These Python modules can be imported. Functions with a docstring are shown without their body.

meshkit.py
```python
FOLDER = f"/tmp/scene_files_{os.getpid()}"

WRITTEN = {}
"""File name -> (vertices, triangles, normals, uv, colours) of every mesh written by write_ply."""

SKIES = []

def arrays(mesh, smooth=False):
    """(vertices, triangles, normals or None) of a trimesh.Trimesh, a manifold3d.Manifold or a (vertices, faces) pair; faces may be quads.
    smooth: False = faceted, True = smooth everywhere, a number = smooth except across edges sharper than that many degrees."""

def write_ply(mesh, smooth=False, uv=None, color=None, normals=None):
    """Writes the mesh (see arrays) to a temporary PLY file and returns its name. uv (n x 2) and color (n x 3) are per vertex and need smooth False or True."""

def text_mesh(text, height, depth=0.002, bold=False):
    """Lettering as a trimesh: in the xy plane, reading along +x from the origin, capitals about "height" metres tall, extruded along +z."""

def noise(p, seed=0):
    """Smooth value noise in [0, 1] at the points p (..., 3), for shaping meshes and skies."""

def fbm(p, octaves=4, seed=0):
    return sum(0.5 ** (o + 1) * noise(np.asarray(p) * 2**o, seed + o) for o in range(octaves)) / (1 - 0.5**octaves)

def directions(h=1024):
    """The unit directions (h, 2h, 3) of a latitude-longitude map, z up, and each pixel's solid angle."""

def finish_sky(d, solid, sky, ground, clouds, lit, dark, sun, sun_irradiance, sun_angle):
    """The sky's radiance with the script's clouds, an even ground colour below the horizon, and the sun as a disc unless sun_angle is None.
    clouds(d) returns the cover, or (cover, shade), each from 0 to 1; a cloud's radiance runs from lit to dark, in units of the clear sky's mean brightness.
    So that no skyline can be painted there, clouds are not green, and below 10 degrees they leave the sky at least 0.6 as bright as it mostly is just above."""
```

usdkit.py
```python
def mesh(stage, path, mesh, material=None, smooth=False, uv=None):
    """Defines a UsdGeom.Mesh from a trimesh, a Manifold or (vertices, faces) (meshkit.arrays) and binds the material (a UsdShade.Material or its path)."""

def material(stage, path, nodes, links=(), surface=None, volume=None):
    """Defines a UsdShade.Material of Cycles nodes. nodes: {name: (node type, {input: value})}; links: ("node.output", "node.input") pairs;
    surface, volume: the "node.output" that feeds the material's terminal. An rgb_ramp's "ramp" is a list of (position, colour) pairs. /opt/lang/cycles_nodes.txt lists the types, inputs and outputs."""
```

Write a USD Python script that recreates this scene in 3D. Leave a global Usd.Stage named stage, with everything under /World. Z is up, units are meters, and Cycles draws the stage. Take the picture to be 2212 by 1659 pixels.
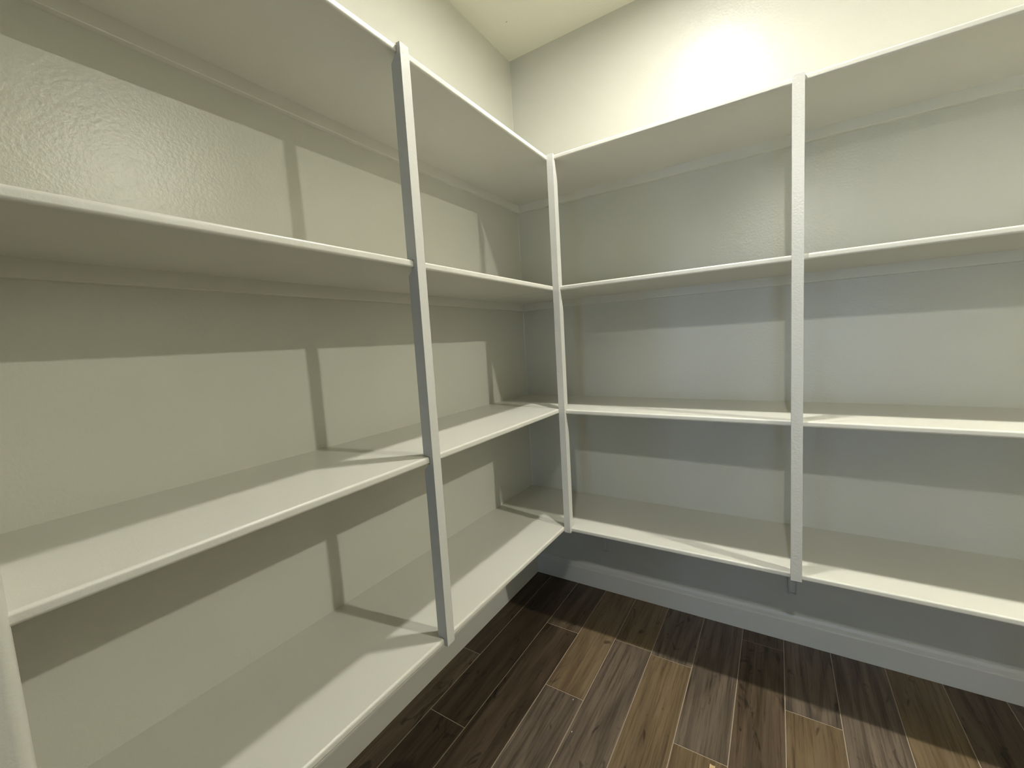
import math, random
import numpy as np
import trimesh
from shapely.geometry import Polygon
import usdkit
from pxr import Usd, UsdGeom, UsdLux, UsdShade, Gf, Sdf

random.seed(7)
stage = Usd.Stage.CreateInMemory()
UsdGeom.SetStageUpAxis(stage, "Z")
UsdGeom.SetStageMetersPerUnit(stage, 1.0)
world = UsdGeom.Xform.Define(stage, "/World")
stage.SetDefaultPrim(world.GetPrim())
UsdGeom.Scope.Define(stage, "/World/Looks")

# ------------------------------------------------------------------ camera, daylight, exposure
CAM = (1.1609, -1.9719, 1.3062)
YAW, PITCH, ROLL, FPX = 0.5681, -0.0973, -0.0580, 900.94
EXPOSURE = 0.0
LAMP = [1400.0, 3750.0, 1600.0]      # emission of the recessed lamps
LAMP_COLOR = [(1.02, 1.0, 0.93), (1.015, 1.0, 0.87), (1.0, 1.0, 0.95)]
SKY = 2.6                          # daylight beyond the far windows
SKY_COLOR = (0.45, 0.66, 1.0)

cam = UsdGeom.Camera.Define(stage, "/World/camera")
d = np.array([-math.sin(YAW) * math.cos(PITCH), math.cos(YAW) * math.cos(PITCH), math.sin(PITCH)])
r = np.cross(d, [0, 0, 1.0]); r /= np.linalg.norm(r); u = np.cross(r, d)
cr, sr = math.cos(ROLL), math.sin(ROLL)
r, u = cr * r + sr * u, -sr * r + cr * u
m = Gf.Matrix4d(*r, 0, *u, 0, *(-d), 0, *CAM, 1)
cam.AddTransformOp().Set(m)
cam.CreateHorizontalApertureAttr(36.0)
cam.CreateVerticalApertureAttr(36.0 * 1659 / 2212)
cam.CreateFocalLengthAttr(36.0 * FPX / 2212)
cam.CreateClippingRangeAttr(Gf.Vec2f(0.02, 200.0))
cam.CreateExposureAttr(EXPOSURE)

sky = UsdLux.DomeLight.Define(stage, "/World/sky")
sky.CreateIntensityAttr(SKY)
sky.CreateColorAttr(Gf.Vec3f(*SKY_COLOR))

# ------------------------------------------------------------------ helpers
taken = {}
def numbered(parent, name):
    k = (parent, name); n = taken.get(k, 0); taken[k] = n + 1
    return name if n == 0 else f"{name}_{n:03d}"

def tag(prim, label=None, cat=None, group=None, kind=None):
    prim = prim.GetPrim() if hasattr(prim, "GetPrim") else prim
    for k, v in (("label", label), ("category", cat), ("group", group), ("kind", kind)):
        if v: prim.SetCustomDataByKey(k, v)
    return prim

def thing(name, label, cat, loc=(0, 0, 0), group=None, kind=None, rotz=0.0):
    p = "/World/" + numbered("/World", name)
    x = UsdGeom.Xform.Define(stage, p)
    x.AddTranslateOp().Set(Gf.Vec3d(*map(float, loc)))
    if rotz: x.AddRotateZOp().Set(math.degrees(rotz))
    tag(x, label, cat, group, kind)
    return x

def obj(name, mesh, mat, parent=None, smooth=False, loc=(0, 0, 0)):
    base = str(parent.GetPath()) if parent is not None else "/World"
    p = base + "/" + numbered(base, name)
    if isinstance(mesh, trimesh.Trimesh) and any(loc):
        mesh = mesh.copy(); mesh.apply_translation([-loc[0], -loc[1], -loc[2]])
    return usdkit.mesh(stage, p, mesh, mat, smooth=smooth)

def box(x0, x1, y0, y1, z0, z1):
    b = trimesh.creation.box([x1 - x0, y1 - y0, z1 - z0])
    b.apply_translation([(x0 + x1) / 2, (y0 + y1) / 2, (z0 + z1) / 2])
    return b

def cbox(x0, x1, y0, y1, z0, z1, c=0.001):
    """a box with all its edges chamfered"""
    import manifold3d as mf
    pts = []
    for X, sx in ((x0, 1), (x1, -1)):
        for Y, sy in ((y0, 1), (y1, -1)):
            for Z, sz in ((z0, 1), (z1, -1)):
                pts += [(X, Y + sy * c, Z + sz * c), (X + sx * c, Y, Z + sz * c), (X + sx * c, Y + sy * c, Z)]
    h = mf.Manifold.hull_points(np.array(pts)).to_mesh()
    return trimesh.Trimesh(np.array(h.vert_properties)[:, :3], np.array(h.tri_verts), process=False)

def join(*ms):
    return trimesh.util.concatenate(ms)

def sweep(profile, p_of):
    """profile: closed list of 2d points (counter-clockwise); p_of(end, a, b) -> xyz for end 0 and 1. Prism with two caps."""
    poly = Polygon(profile)
    v2, f = trimesh.creation.triangulate_polygon(poly, engine="earcut")
    ring = np.array(profile); n = len(ring)
    A = [p_of(0, a, b) for a, b in ring]; B = [p_of(1, a, b) for a, b in ring]
    # caps on the ring itself
    tri = []
    idx = {(round(a, 9), round(b, 9)): i for i, (a, b) in enumerate(profile)}
    for t in f:
        tri.append([idx[(round(v2[k][0], 9), round(v2[k][1], 9))] for k in t])
    faces = [t for t in tri] + [[n + t[2], n + t[1], n + t[0]] for t in tri]
    for i in range(n):
        j = (i + 1) % n
        faces += [[i, n + i, n + j], [i, n + j, j]]
    mm = trimesh.Trimesh(np.array(A + B), np.array(faces), process=False)
    trimesh.repair.fix_normals(mm)
    return mm

# ------------------------------------------------------------------ materials
def paint(name, base, rough, bump_scale, bump_dist, spec=0.5, stain=0.02, bevel=0.0):
    nodes = {
        "geo": ("geometry", {}),
        "nz": ("noise_texture", {"scale": bump_scale, "detail": 3.0, "roughness": 0.55}),
        "nb": ("noise_texture", {"scale": bump_scale * 0.22, "detail": 2.0, "roughness": 0.5}),
        "add": ("math", {"math_type": "multiply_add", "value2": 0.6}),
        "bump": ("bump", {"strength": 1.0, "distance": bump_dist}),
        "tn": ("noise_texture", {"scale": 1.7, "detail": 2.0}),
        "ramp": ("rgb_ramp", {"ramp": [(0.3, tuple(c * (1 - stain) for c in base)), (0.7, tuple(min(1, c * (1 + stain)) for c in base))]}),
        "p": ("principled_bsdf", {"roughness": rough, "specular_ior_level": spec}),
    }
    links = [("geo.position", "nz.vector"), ("geo.position", "nb.vector"), ("nb.fac", "add.value1"), ("nz.fac", "add.value3"),
             ("add.value", "bump.height"), ("bump.normal", "p.normal"),
             ("geo.position", "tn.vector"), ("tn.fac", "ramp.fac"), ("ramp.color", "p.base_color")]
    if bevel:
        nodes["bev"] = ("bevel", {"radius": bevel, "samples": 6})
        links.append(("bev.bevel", "bump.normal"))
    return usdkit.material(stage, "/World/Looks/" + name, nodes, links, surface="p.BSDF")

M = {}
M["wall"] = paint("wall_paint", (0.60, 0.595, 0.525), 0.30, 120, 0.0006, spec=0.5)
M["hall"] = paint("hall_paint", (0.36, 0.32, 0.26), 0.45, 120, 0.0007)
M["ceiling"] = paint("ceiling_paint", (0.74, 0.72, 0.60), 0.6, 90, 0.0011)
M["shelf"] = paint("shelf_paint", (0.665, 0.655, 0.585), 0.34, 160, 0.0003)
M["nose"] = paint("stile_paint", (0.62, 0.615, 0.57), 0.36, 150, 0.0006, bevel=0.0016)
M["trim"] = paint("trim_paint", (0.62, 0.61, 0.555), 0.30, 60, 0.0002)
M["grout"] = usdkit.material(stage, "/World/Looks/grout", {"p": ("principled_bsdf", {"base_color": (0.33, 0.265, 0.195), "roughness": 0.8})}, surface="p.BSDF")
M["chip"] = usdkit.material(stage, "/World/Looks/raw_wood", {"g": ("geometry", {}), "n": ("noise_texture", {"scale": 240.0}),
    "r": ("rgb_ramp", {"ramp": [(0.3, (0.50, 0.34, 0.17)), (0.7, (0.62, 0.45, 0.25))]}), "p": ("principled_bsdf", {"roughness": 0.7})},
    [("g.position", "n.vector"), ("n.fac", "r.fac"), ("r.color", "p.base_color")], surface="p.BSDF")
M["speck"] = usdkit.material(stage, "/World/Looks/speck", {"p": ("principled_bsdf", {"base_color": (0.75, 0.73, 0.66), "roughness": 0.5})}, surface="p.BSDF")
M["scuff"] = usdkit.material(stage, "/World/Looks/scuff", {"p": ("principled_bsdf", {"base_color": (0.35, 0.31, 0.24), "roughness": 0.8})}, surface="p.BSDF")
M["lens"] = [usdkit.material(stage, f"/World/Looks/lamp_lens_{k}", {"e": ("emission", {"color": LAMP_COLOR[k], "strength": s})}, surface="e.emission") for k, s in enumerate(LAMP)]
M["white"] = usdkit.material(stage, "/World/Looks/lamp_trim", {"p": ("principled_bsdf", {"base_color": (0.85, 0.85, 0.83), "roughness": 0.4})}, surface="p.BSDF")
M["glass"] = usdkit.material(stage, "/World/Looks/pane", {"f": ("fresnel", {"IOR": 1.45}), "t": ("transparent_bsdf", {}), "g": ("glossy_bsdf", {"roughness": 0.0, "color": (1, 1, 1)}), "m": ("mix_closure", {})},
    [("f.fac", "m.fac"), ("t.BSDF", "m.closure1"), ("g.BSDF", "m.closure2")], surface="m.closure")

def wood(name, dark, mid, light, streak, knots, cathedral, rough=0.42):
    """wood-look tile: grain runs along y; a per-plank random shift"""
    nodes = {
        "geo": ("geometry", {}), "oi": ("object_info", {}),
        "sh": ("math", {"math_type": "multiply", "value2": 37.0}),
        "cx": ("combine_xyz", {}),
        "off": ("mapping", {"mapping_type": "point"}),
        "mapA": ("mapping", {"mapping_type": "point", "scale": (150.0, 5.0, 1.0)}),
        "mapB": ("mapping", {"mapping_type": "point", "scale": (22.0, 1.8, 1.0)}),
        "mapC": ("mapping", {"mapping_type": "point", "scale": (10.0, 0.75, 1.0)}),
        "mapK": ("mapping", {"mapping_type": "point", "scale": (13.0, 5.5, 1.0)}),
        "fine": ("noise_texture", {"scale": 1.0, "detail": 5.0, "roughness": 0.65, "distortion": 0.3}),
        "big": ("noise_texture", {"scale": 1.0, "detail": 3.0, "roughness": 0.55, "distortion": 0.9}),
        "cat": ("noise_texture", {"scale": 1.0, "detail": 1.0, "roughness": 0.4, "distortion": 0.25}),
        "catm": ("math", {"math_type": "multiply", "value2": cathedral}),
        "cats": ("math", {"math_type": "sine"}),
        "catr": ("rgb_ramp", {"ramp": [(0.0, (1, 1, 1)), (0.62, (0.92, 0.92, 0.92)), (0.85, (streak, streak, streak)), (1.0, (streak, streak, streak))]}),
        "cath": ("math", {"math_type": "multiply_add", "value2": 0.5, "value3": 0.5}),
        "kn": ("noise_texture", {"scale": 1.0, "detail": 2.5, "roughness": 0.7, "distortion": 1.6}),
        "knr": ("rgb_ramp", {"ramp": [(0.0, (0.26, 0.26, 0.26)), (knots, (0.42, 0.42, 0.42)), (knots + 0.08, (1, 1, 1)), (1.0, (1, 1, 1))]}),
        "base": ("rgb_ramp", {"ramp": [(0.28, dark), (0.5, mid), (0.72, light)]}),
        "finer": ("rgb_ramp", {"ramp": [(0.30, (0.48, 0.46, 0.44)), (0.5, (0.95, 0.95, 0.95)), (0.75, (1.08, 1.08, 1.08))]}),
        "m1": ("mix", {"mix_type": "multiply", "fac": 1.0}), "m2": ("mix", {"mix_type": "multiply", "fac": 1.0}), "m3": ("mix", {"mix_type": "multiply", "fac": 1.0}),
        "bump": ("bump", {"strength": 0.6, "distance": 0.0012}),
        "p": ("principled_bsdf", {"roughness": rough, "specular_ior_level": 0.35}),
    }
    links = [("oi.random", "sh.value1"), ("sh.value", "cx.x"), ("sh.value", "cx.y"), ("geo.position", "off.vector"), ("cx.vector", "off.location")]
    for q in ("mapA", "mapB", "mapC", "mapK"): links.append(("off.vector", q + ".vector"))
    links += [("mapA.vector", "fine.vector"), ("mapB.vector", "big.vector"), ("mapC.vector", "cat.vector"), ("mapK.vector", "kn.vector"),
              ("cat.fac", "catm.value1"), ("catm.value", "cats.value1"), ("cats.value", "cath.value1"), ("cath.value", "catr.fac"),
              ("kn.fac", "knr.fac"), ("big.fac", "base.fac"), ("fine.fac", "finer.fac"),
              ("base.color", "m1.color1"), ("finer.color", "m1.color2"), ("m1.color", "m2.color1"), ("catr.color", "m2.color2"),
              ("m2.color", "m3.color1"), ("knr.color", "m3.color2"), ("m3.color", "p.base_color"),
              ("fine.fac", "bump.height"), ("bump.normal", "p.normal")]
    return usdkit.material(stage, "/World/Looks/" + name, nodes, links, surface="p.BSDF")

K = 0.62
c3 = lambda *t: tuple(K * x for x in t)
WOOD = {
    "tan":   wood("wood_tan",   c3(.190, .128, .070), c3(.270, .190, .105), c3(.330, .240, .145), 0.84, 0.27, 26.0),
    "grey":  wood("wood_grey",  c3(.150, .112, .080), c3(.235, .180, .132), c3(.290, .225, .165), 0.68, 0.30, 46.0),
    "brown": wood("wood_brown", c3(.105, .070, .042), c3(.170, .120, .076), c3(.225, .162, .105), 0.74, 0.34, 30.0),
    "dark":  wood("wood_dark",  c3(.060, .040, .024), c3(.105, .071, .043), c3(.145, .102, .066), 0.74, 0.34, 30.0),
}

# ------------------------------------------------------------------ dimensions
XR, YF, YH, ZC = 3.83, -1.905, -7.5, 2.74       # right wall, front wall (inner face), hall far wall, ceiling
DL, DR, T = 0.3922, 0.4056, 0.0190              # shelf depths, thickness
Z = [0.5059, 1.0215, 1.5277, 2.0358]
SR = [-0.0011, -0.0081, -0.0029, -0.0021]       # the long shelves are not quite level
SL = [-0.0043, -0.0005, -0.0002, 0.0036]
DOOR0, DOOR1, DOORH, WT = 0.402, 1.92, 2.44, 0.125

# ------------------------------------------------------------------ the shell
def structure(name, mesh, mat, smooth=False):
    o = obj(name, mesh, mat, smooth=smooth); tag(o, kind="structure"); return o

structure("wall_left", box(-0.12, 0, YF - WT, 0.12, -0.1, ZC), M["wall"])
# back wall with a small caulked fillet in the corner
fil = [(0, 0)] + [(0.004 - 0.004 * math.sin(a), -0.004 + 0.004 * math.cos(a)) for a in np.linspace(0, math.pi / 2, 5)]
fillet = sweep([(x, y) for x, y in fil], lambda e, a, b: (a, b, 0.11 if e == 0 else ZC))
structure("wall_back", join(box(-0.12, XR + 0.12, 0, 0.12, -0.1, ZC), fillet), M["wall"])
structure("wall_right", box(XR, XR + 0.12, YF - WT, 0.12, -0.1, ZC), M["wall"])

def rounded_wall_end(x0, x1, y0, y1, z0, z1, R=0.016, right=True):
    """a wall stub whose door edge has rounded (bullnose) corner beads"""
    ring = []
    xe = x1 if right else x0
    s = 1 if right else -1
    xo = x0 if right else x1
    for a in np.linspace(0, math.pi / 2, 7): ring.append((xe - s * R + s * R * math.sin(a), y0 + R - R * math.cos(a)))
    for a in np.linspace(0, math.pi / 2, 7): ring.append((xe - s * R + s * R * math.cos(a), y1 - R + R * math.sin(a)))
    ring += [(xo, y1), (xo, y0)]
    if not right: ring = ring[::-1]
    return sweep(ring, lambda e, a, b: (a, b, z0 if e == 0 else z1))

structure("wall_front", join(rounded_wall_end(0.0, DOOR0, YF - WT, YF, -0.1, ZC),
                             rounded_wall_end(DOOR1, XR, YF - WT, YF, -0.1, ZC, right=False),
                             box(DOOR0 - 0.02, DOOR1 + 0.02, YF - WT, YF, DOORH, ZC)), M["wall"], smooth=30)
HX0, HX1 = -4.0, 6.0
structure("wall_hall_left", box(HX0 - 0.12, HX0, YH - 0.12, YF, -0.1, ZC), M["hall"])
structure("wall_hall_right", box(HX1, HX1 + 0.12, YH - 0.12, YF, -0.1, ZC), M["hall"])
structure("wall_hall_side", join(box(HX0, -0.12, YF - WT, YF, -0.1, ZC), box(XR + 0.12, HX1, YF - WT, YF, -0.1, ZC)), M["hall"])
WIN = [(-0.75, -0.20), (1.60, 2.40)]
WZ0, WZ1 = 0.06, 2.15
segs, xs = [], [HX0] + [v for w in WIN for v in w] + [HX1]
for a, b in zip(xs[0::2], xs[1::2]): segs.append(box(a, b, YH - 0.12, YH, -0.1, ZC))
for a, b in WIN: segs += [box(a, b, YH - 0.12, YH, -0.1, WZ0), box(a, b, YH - 0.12, YH, WZ1, ZC)]
structure("wall_hall_far", join(*segs), M["hall"])
for k, (a, b) in enumerate(WIN):
    w = UsdGeom.Xform.Define(stage, f"/World/window_{k + 1}"); tag(w, kind="structure")
    fr = join(box(a, a + 0.05, YH - 0.09, YH - 0.03, WZ0, WZ1), box(b - 0.05, b, YH - 0.09, YH - 0.03, WZ0, WZ1),
              box(a, b, YH - 0.09, YH - 0.03, WZ0, WZ0 + 0.05), box(a, b, YH - 0.09, YH - 0.03, WZ1 - 0.05, WZ1))
    obj("frame", fr, M["trim"], w)
    obj("pane", box(a + 0.05, b - 0.05, YH - 0.063, YH - 0.057, WZ0 + 0.05, WZ1 - 0.05), M["glass"], w)

ceil = UsdGeom.Xform.Define(stage, "/World/ceiling"); tag(ceil, kind="structure")
obj("ceiling_board", box(HX0 - 0.12, HX1 + 0.12, YH - 0.12, 0.12, ZC, ZC + 0.1), M["ceiling"], ceil)

# ------------------------------------------------------------------ floor: one mesh per wood-look plank
flo = UsdGeom.Xform.Define(stage, "/World/floor"); tag(flo, kind="structure")
obj("grout_bed", box(-0.12, XR + 0.12, YF - 0.01, 0.12, -0.10, -0.0016), M["grout"], flo)
obj("hall_flooring", box(HX0 - 0.12, HX1 + 0.12, YH - 0.12, YF - 0.012, -0.10, 0.0), WOOD["brown"], flo)
edges = [-0.055, 0.100, 0.258, 0.4165, 0.571, 0.727, 0.884, 1.0405, 1.190, 1.347, 1.512]
while edges[-1] < XR: edges.append(edges[-1] + 0.1565)
first = {0: -.685, 1: -.987, 2: -.375, 3: -.690, 4: -.335, 5: -.350, 6: -.700, 7: -.086, 8: -.395, 9: -.82, 10: -.55}
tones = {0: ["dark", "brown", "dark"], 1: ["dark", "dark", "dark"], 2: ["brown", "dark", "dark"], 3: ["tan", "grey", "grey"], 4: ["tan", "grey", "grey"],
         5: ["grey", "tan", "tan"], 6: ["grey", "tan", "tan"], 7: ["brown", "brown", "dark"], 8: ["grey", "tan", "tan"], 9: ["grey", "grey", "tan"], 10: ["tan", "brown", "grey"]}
L, G = 0.914, 0.0034
for i in range(len(edges) - 1):
    x0, x1 = edges[i] + G / 2, min(edges[i + 1] - G / 2, XR + 0.02)
    x0 = max(x0, -0.01)
    if x1 - x0 < 0.02: continue
    y1 = first.get(i, -random.choice([0.2, 0.35, 0.5, 0.7, 0.85]))
    cuts = [0.01, y1]
    while cuts[-1] > YF: cuts.append(cuts[-1] - L)
    tn = tones.get(i) or [random.choice(["tan", "grey", "brown", "grey", "tan"]) for _ in range(5)]
    for j in range(len(cuts) - 1):
        a, b = cuts[j + 1] + G / 2, cuts[j] - G / 2
        a = max(a, YF - 0.012)
        if b - a < 0.01: continue
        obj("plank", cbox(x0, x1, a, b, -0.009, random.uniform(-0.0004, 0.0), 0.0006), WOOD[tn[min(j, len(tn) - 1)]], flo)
for px, py in ((0.5375, -0.705), (0.585, -0.823)):
    s = trimesh.creation.icosphere(1, 1.0); s.apply_scale([0.0016, 0.0028, 0.0007]); s.apply_translation([px, py, 0.0])
    obj("paint_speck", s, M["speck"], flo)
sc = trimesh.creation.cylinder(0.004, 0.0006, sections=10); sc.apply_scale([1.0, 0.5, 1]); sc.apply_translation([0.133, -0.232, ZC - 0.0002])
obj("scuff_mark", sc, M["scuff"], ceil)

# ------------------------------------------------------------------ baseboards
BB = [(0, 0), (0.0135, 0), (0.0135, 0.088), (0.0125, 0.0915), (0.0095, 0.094), (0.0090, 0.099), (0.0080, 0.106), (0.0055, 0.112), (0.0035, 0.1165), (0, 0.1175)]
structure("baseboard_back", sweep(BB, lambda e, a, b: ((0.0 if e == 0 else XR), -a, b)), M["trim"])
structure("baseboard_left", sweep(BB, lambda e, a, b: (a, (0.0 if e == 0 else YF), b)), M["trim"])
structure("baseboard_right", sweep(BB, lambda e, a, b: (XR - a, (0.0 if e == 0 else YF), b)), M["trim"])

# ------------------------------------------------------------------ shelves
def shelf_profile(depth):
    """(distance from wall, height below the top): flat board with a bullnose front edge"""
    q = 0.0058
    lo = [(depth - q + q * math.cos(a), -T + q + q * math.sin(a)) for a in np.linspace(-math.pi / 2, 0, 7)]
    hi = [(depth - q + q * math.cos(a), -q + q * math.sin(a)) for a in np.linspace(0, math.pi / 2, 7)]
    return [(0.0, -T)] + lo + hi + [(0.0, 0.0)]

WORD = ["lowest", "second", "third", "top"]
CW, CH = 0.019, 0.036
for i in range(4):
    zi, g = Z[i], SL[i]
    y0, y1 = -DR + 0.0085, YF - 0.003
    lab = f"white painted pantry shelf on the left wall, {['lowest of the four', 'second from the floor', 'third from the floor', 'topmost of the four'][i]}"
    t = thing("pantry_shelf", lab, "shelf", (0, 0, zi), group=None)
    obj("board", sweep(shelf_profile(DL), lambda e, a, b: (a, (y0, y1)[e], b + g * (y0, y1)[e])), M["shelf"], t, smooth=30)
    obj("wall_cleat", sweep([(0, -T - CH), (CW - 0.0015, -T - CH), (CW, -T - CH + 0.0015), (CW, -T), (0, -T)],
                            lambda e, a, b: (a, (y0, y1)[e], b + g * (y0, y1)[e])), M["shelf"], t, smooth=20)
for i in range(4):
    zi, g = Z[i], SR[i]
    lab = f"white painted pantry shelf on the right-hand wall of the photo, {['lowest of the four', 'second from the floor', 'third from the floor', 'topmost of the four'][i]}"
    t = thing("pantry_shelf", lab, "shelf", (0, 0, zi))
    flat = [(0.0, -T), (DR - 0.0085, -T), (DR - 0.0085, 0.0), (0.0, 0.0)]        # butts against the left run inside the corner
    obj("board", join(sweep(shelf_profile(DR), lambda e, a, b: ((DL, XR)[e], -a, b + g * (DL, XR)[e])),
                      sweep(flat, lambda e, a, b: ((0.0, DL)[e], -a, b + g * (0.0, DL)[e]))), M["shelf"], t, smooth=30)
    obj("wall_cleat", sweep([(0, -T - CH), (CW - 0.0015, -T - CH), (CW, -T - CH + 0.0015), (CW, -T), (0, -T)],
                            lambda e, a, b: ((0.0, XR)[e], -a, b + g * (0.0, XR)[e])), M["shelf"], t, smooth=20)
    obj("wall_cleat", sweep([(0, -T - CH), (CW - 0.0015, -T - CH), (CW, -T - CH + 0.0015), (CW, -T), (0, -T)],
                            lambda e, a, b: (a, (-CW, -DR + 0.0085)[e], b)), M["shelf"], t, smooth=20)

# ------------------------------------------------------------------ stiles notched over the shelf noses
def stile_profile(z_of, flare, D=0.0325, F=0.0122):
    """(distance behind the face, z) outline, counter-clockwise"""
    zb, zt = z_of[0] - T - 0.001, z_of[3] + 0.0015
    back = [(F, zb)]
    for i in range(4):
        top, bot = z_of[i] + 0.0006, z_of[i] - T - 0.0002
        if i > 0:
            for s in np.linspace(0, 1, 9):            # pared back below the shelf
                k = s * s * (3 - 2 * s)
                back.append((D - (D - F - 0.006) * k, bot - flare * (1 - s)))
            back.append((F, bot))
        if i < 3:
            back += [(F, top), (D, top)]
        else:
            back += [(F, zt)]
    return [(0.0, zb)] + back + [(0.0, zt)]

def stile(name, label, face, a0, a1, lean, z_of, axis, flare):
    """axis 'x': face looks along +x (left run, spans y); 'y': face looks along -y (right run, spans x)"""
    prof = stile_profile(z_of, flare)
    t = thing(name, label, "shelf post", ((face, (a0 + a1) / 2, z_of[0] - T) if axis == "x" else ((a0 + a1) / 2, face, z_of[0] - T)))
    o = t.GetPrim().GetAttribute("xformOp:translate").Get()
    ends = (a0, a1)
    if axis == "x":
        f = lambda e, p, z: (face - p - o[0], ends[e] + lean * (z - 1.27) - o[1], z - o[2])
    else:
        f = lambda e, p, z: (ends[e] + lean * (z - 1.27) - o[0], face + p - o[1], z - o[2])
    obj("upright", sweep(prof, f), M["nose"], t)
    return t

zl = lambda y: [Z[i] + SL[i] * y for i in range(4)]
zr = lambda x: [Z[i] + SR[i] * x for i in range(4)]
stile("shelf_post", "narrow white wooden post fixed to the fronts of the left wall shelves", DL + 0.0120, -1.1917, -1.1623, -0.0033, zl(-1.177), "x", 0.022)
stile("shelf_post", "narrow white wooden post in the inside corner where the two shelf runs meet", -DR - 0.0120, 0.3915, 0.4190, -0.0015, zr(0.40), "y", 0.085)
stile("shelf_post", "narrow white wooden post on the right-hand shelves, with a bracket below its foot", -DR - 0.0120, 1.1992, 1.2301, -0.0034, zr(1.215), "y", 0.022)

# ------------------------------------------------------------------ stamped brackets below the lowest right-hand shelf
def bracket(x, label):
    zt = Z[0] + SR[0] * x - T - 0.0
    t = thing("shelf_bracket", label, "bracket", (x, 0, zt - CH))
    zt0 = CH
    W_ = 0.0165
    zb = -0.2435
    obj("wall_plate", cbox(-W_, W_, -0.0022, 0.0, zb, 0.0, 0.0006), M["trim"], t)
    obj("rim", join(cbox(-W_, -W_ + 0.0055, -0.0085, -0.0022, zb, 0.0, 0.0012), cbox(W_ - 0.0055, W_, -0.0085, -0.0022, zb, 0.0, 0.0012),
                    cbox(-W_ + 0.0055, W_ - 0.0055, -0.0085, -0.0022, zb, zb + 0.0065, 0.0012)), M["trim"], t)
    obj("arm", cbox(-W_, W_, -0.30, -CW - 0.0005, zt0 - 0.0035, zt0 - 0.0005, 0.0008), M["trim"], t)
    br = sweep([(0.006, -0.16), (0.014, -0.16), (0.215, zt0 - 0.003), (0.203, zt0 - 0.003)], lambda e, a, b: ((-0.006, 0.006)[e], -a, b))
    obj("brace", br, M["trim"], t)
bracket(0.420, "white painted shelf bracket under the lowest shelf, near the room corner")
bracket(1.2205, "white painted shelf bracket under the lowest shelf, below the right-hand post")

# ------------------------------------------------------------------ wood chip at the bottom edge of the picture
poly = Polygon([(-.007, .009), (.0005, .0065), (.0085, .0075), (.006, -.016), (-.001, -.021), (-.006, -.013)])
chip = trimesh.creation.extrude_polygon(poly, 0.0025)
o = obj("wood_chip", chip, M["chip"])
UsdGeom.Xformable(o.GetPrim()).AddTranslateOp().Set(Gf.Vec3d(1.0005, -0.7275, 0.0002))
tag(o, "small tan chip of raw wood lying on the plank floor", "wood chip")

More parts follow.
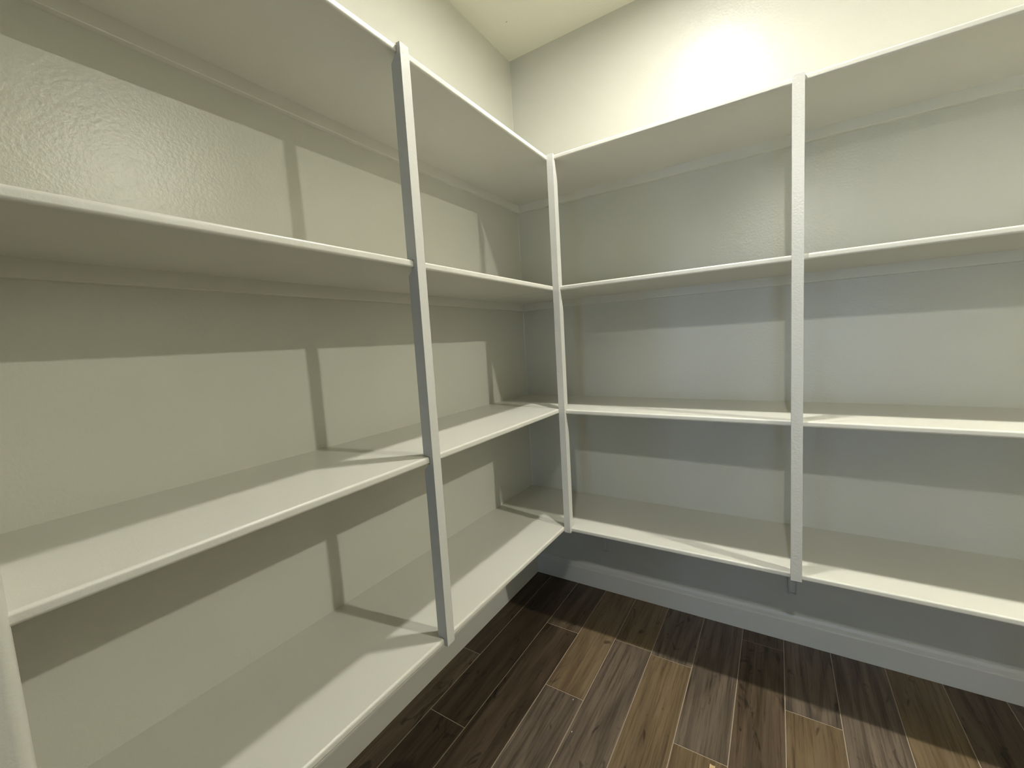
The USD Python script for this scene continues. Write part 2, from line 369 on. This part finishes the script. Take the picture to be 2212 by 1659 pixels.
# ------------------------------------------------------------------ recessed ceiling lamps (their own light)
LAMPS = [(0.895, -0.745, "round recessed ceiling lamp above the near end of the pantry"),
         (2.95, -0.76, "round recessed ceiling lamp above the far right end of the pantry")]
for k, (x, y, lab) in enumerate(LAMPS):
    t = thing("ceiling_lamp", lab, "ceiling lamp", (x, y, ZC))
    ring = trimesh.creation.annulus(0.040, 0.075, 0.006, sections=40); ring.apply_translation([0, 0, -0.003])
    obj("trim_ring", ring, M["white"], t, smooth=40)
    lens = trimesh.creation.cylinder(0.0395, 0.003, sections=32); lens.apply_translation([0, 0, -0.0025])
    obj("lens", lens, M["lens"][k], t)

# an adjustable spotlight outside the door, turned towards the shelves
SP, AIM = np.array([1.26, -2.60, 2.46]), np.array([1.62, 0.0, 0.40])
t = thing("ceiling_spotlight", "white adjustable spotlight hanging from the ceiling outside the pantry door", "spotlight", (SP[0], SP[1], ZC))
ax = (AIM - SP) / np.linalg.norm(AIM - SP)
R = trimesh.geometry.align_vectors([0, 0, 1], ax)
cup = trimesh.creation.revolve(np.array([(0.0, -0.075), (0.036, -0.070), (0.045, -0.055), (0.045, 0.02), (0.042, 0.02), (0.041, -0.05), (0.0, -0.055)]), sections=32)
cup.apply_transform(R); cup.apply_translation(SP - np.array([SP[0], SP[1], ZC]))
obj("lamp_head", cup, M["white"], t, smooth=40)
rose = trimesh.creation.cylinder(0.05, 0.025, sections=32); rose.apply_translation([0, 0, -0.0125]); obj("ceiling_rose", rose, M["white"], t, smooth=40)
back = SP - ax * 0.068 - np.array([SP[0], SP[1], ZC])
stem = trimesh.creation.cylinder(0.007, segment=[[0, 0, -0.02], back], sections=12); obj("stem", stem, M["white"], t, smooth=40)
spot = UsdLux.SphereLight.Define(stage, str(t.GetPath()) + "/bulb")
spot.CreateRadiusAttr(0.03); spot.CreateIntensityAttr(LAMP[2]); spot.CreateColorAttr(Gf.Vec3f(*LAMP_COLOR[2]))
sh = UsdLux.ShapingAPI.Apply(spot.GetPrim()); sh.CreateShapingConeAngleAttr(30.0); sh.CreateShapingConeSoftnessAttr(0.6)
Rl = trimesh.geometry.align_vectors([0, 0, -1], ax)
mm = Gf.Matrix4d(*[float(v) for v in Rl.T.ravel()]); mm.SetTranslateOnly(Gf.Vec3d(*map(float, SP + ax * 0.01 - np.array([SP[0], SP[1], ZC]))))
spot.AddTransformOp().Set(mm)
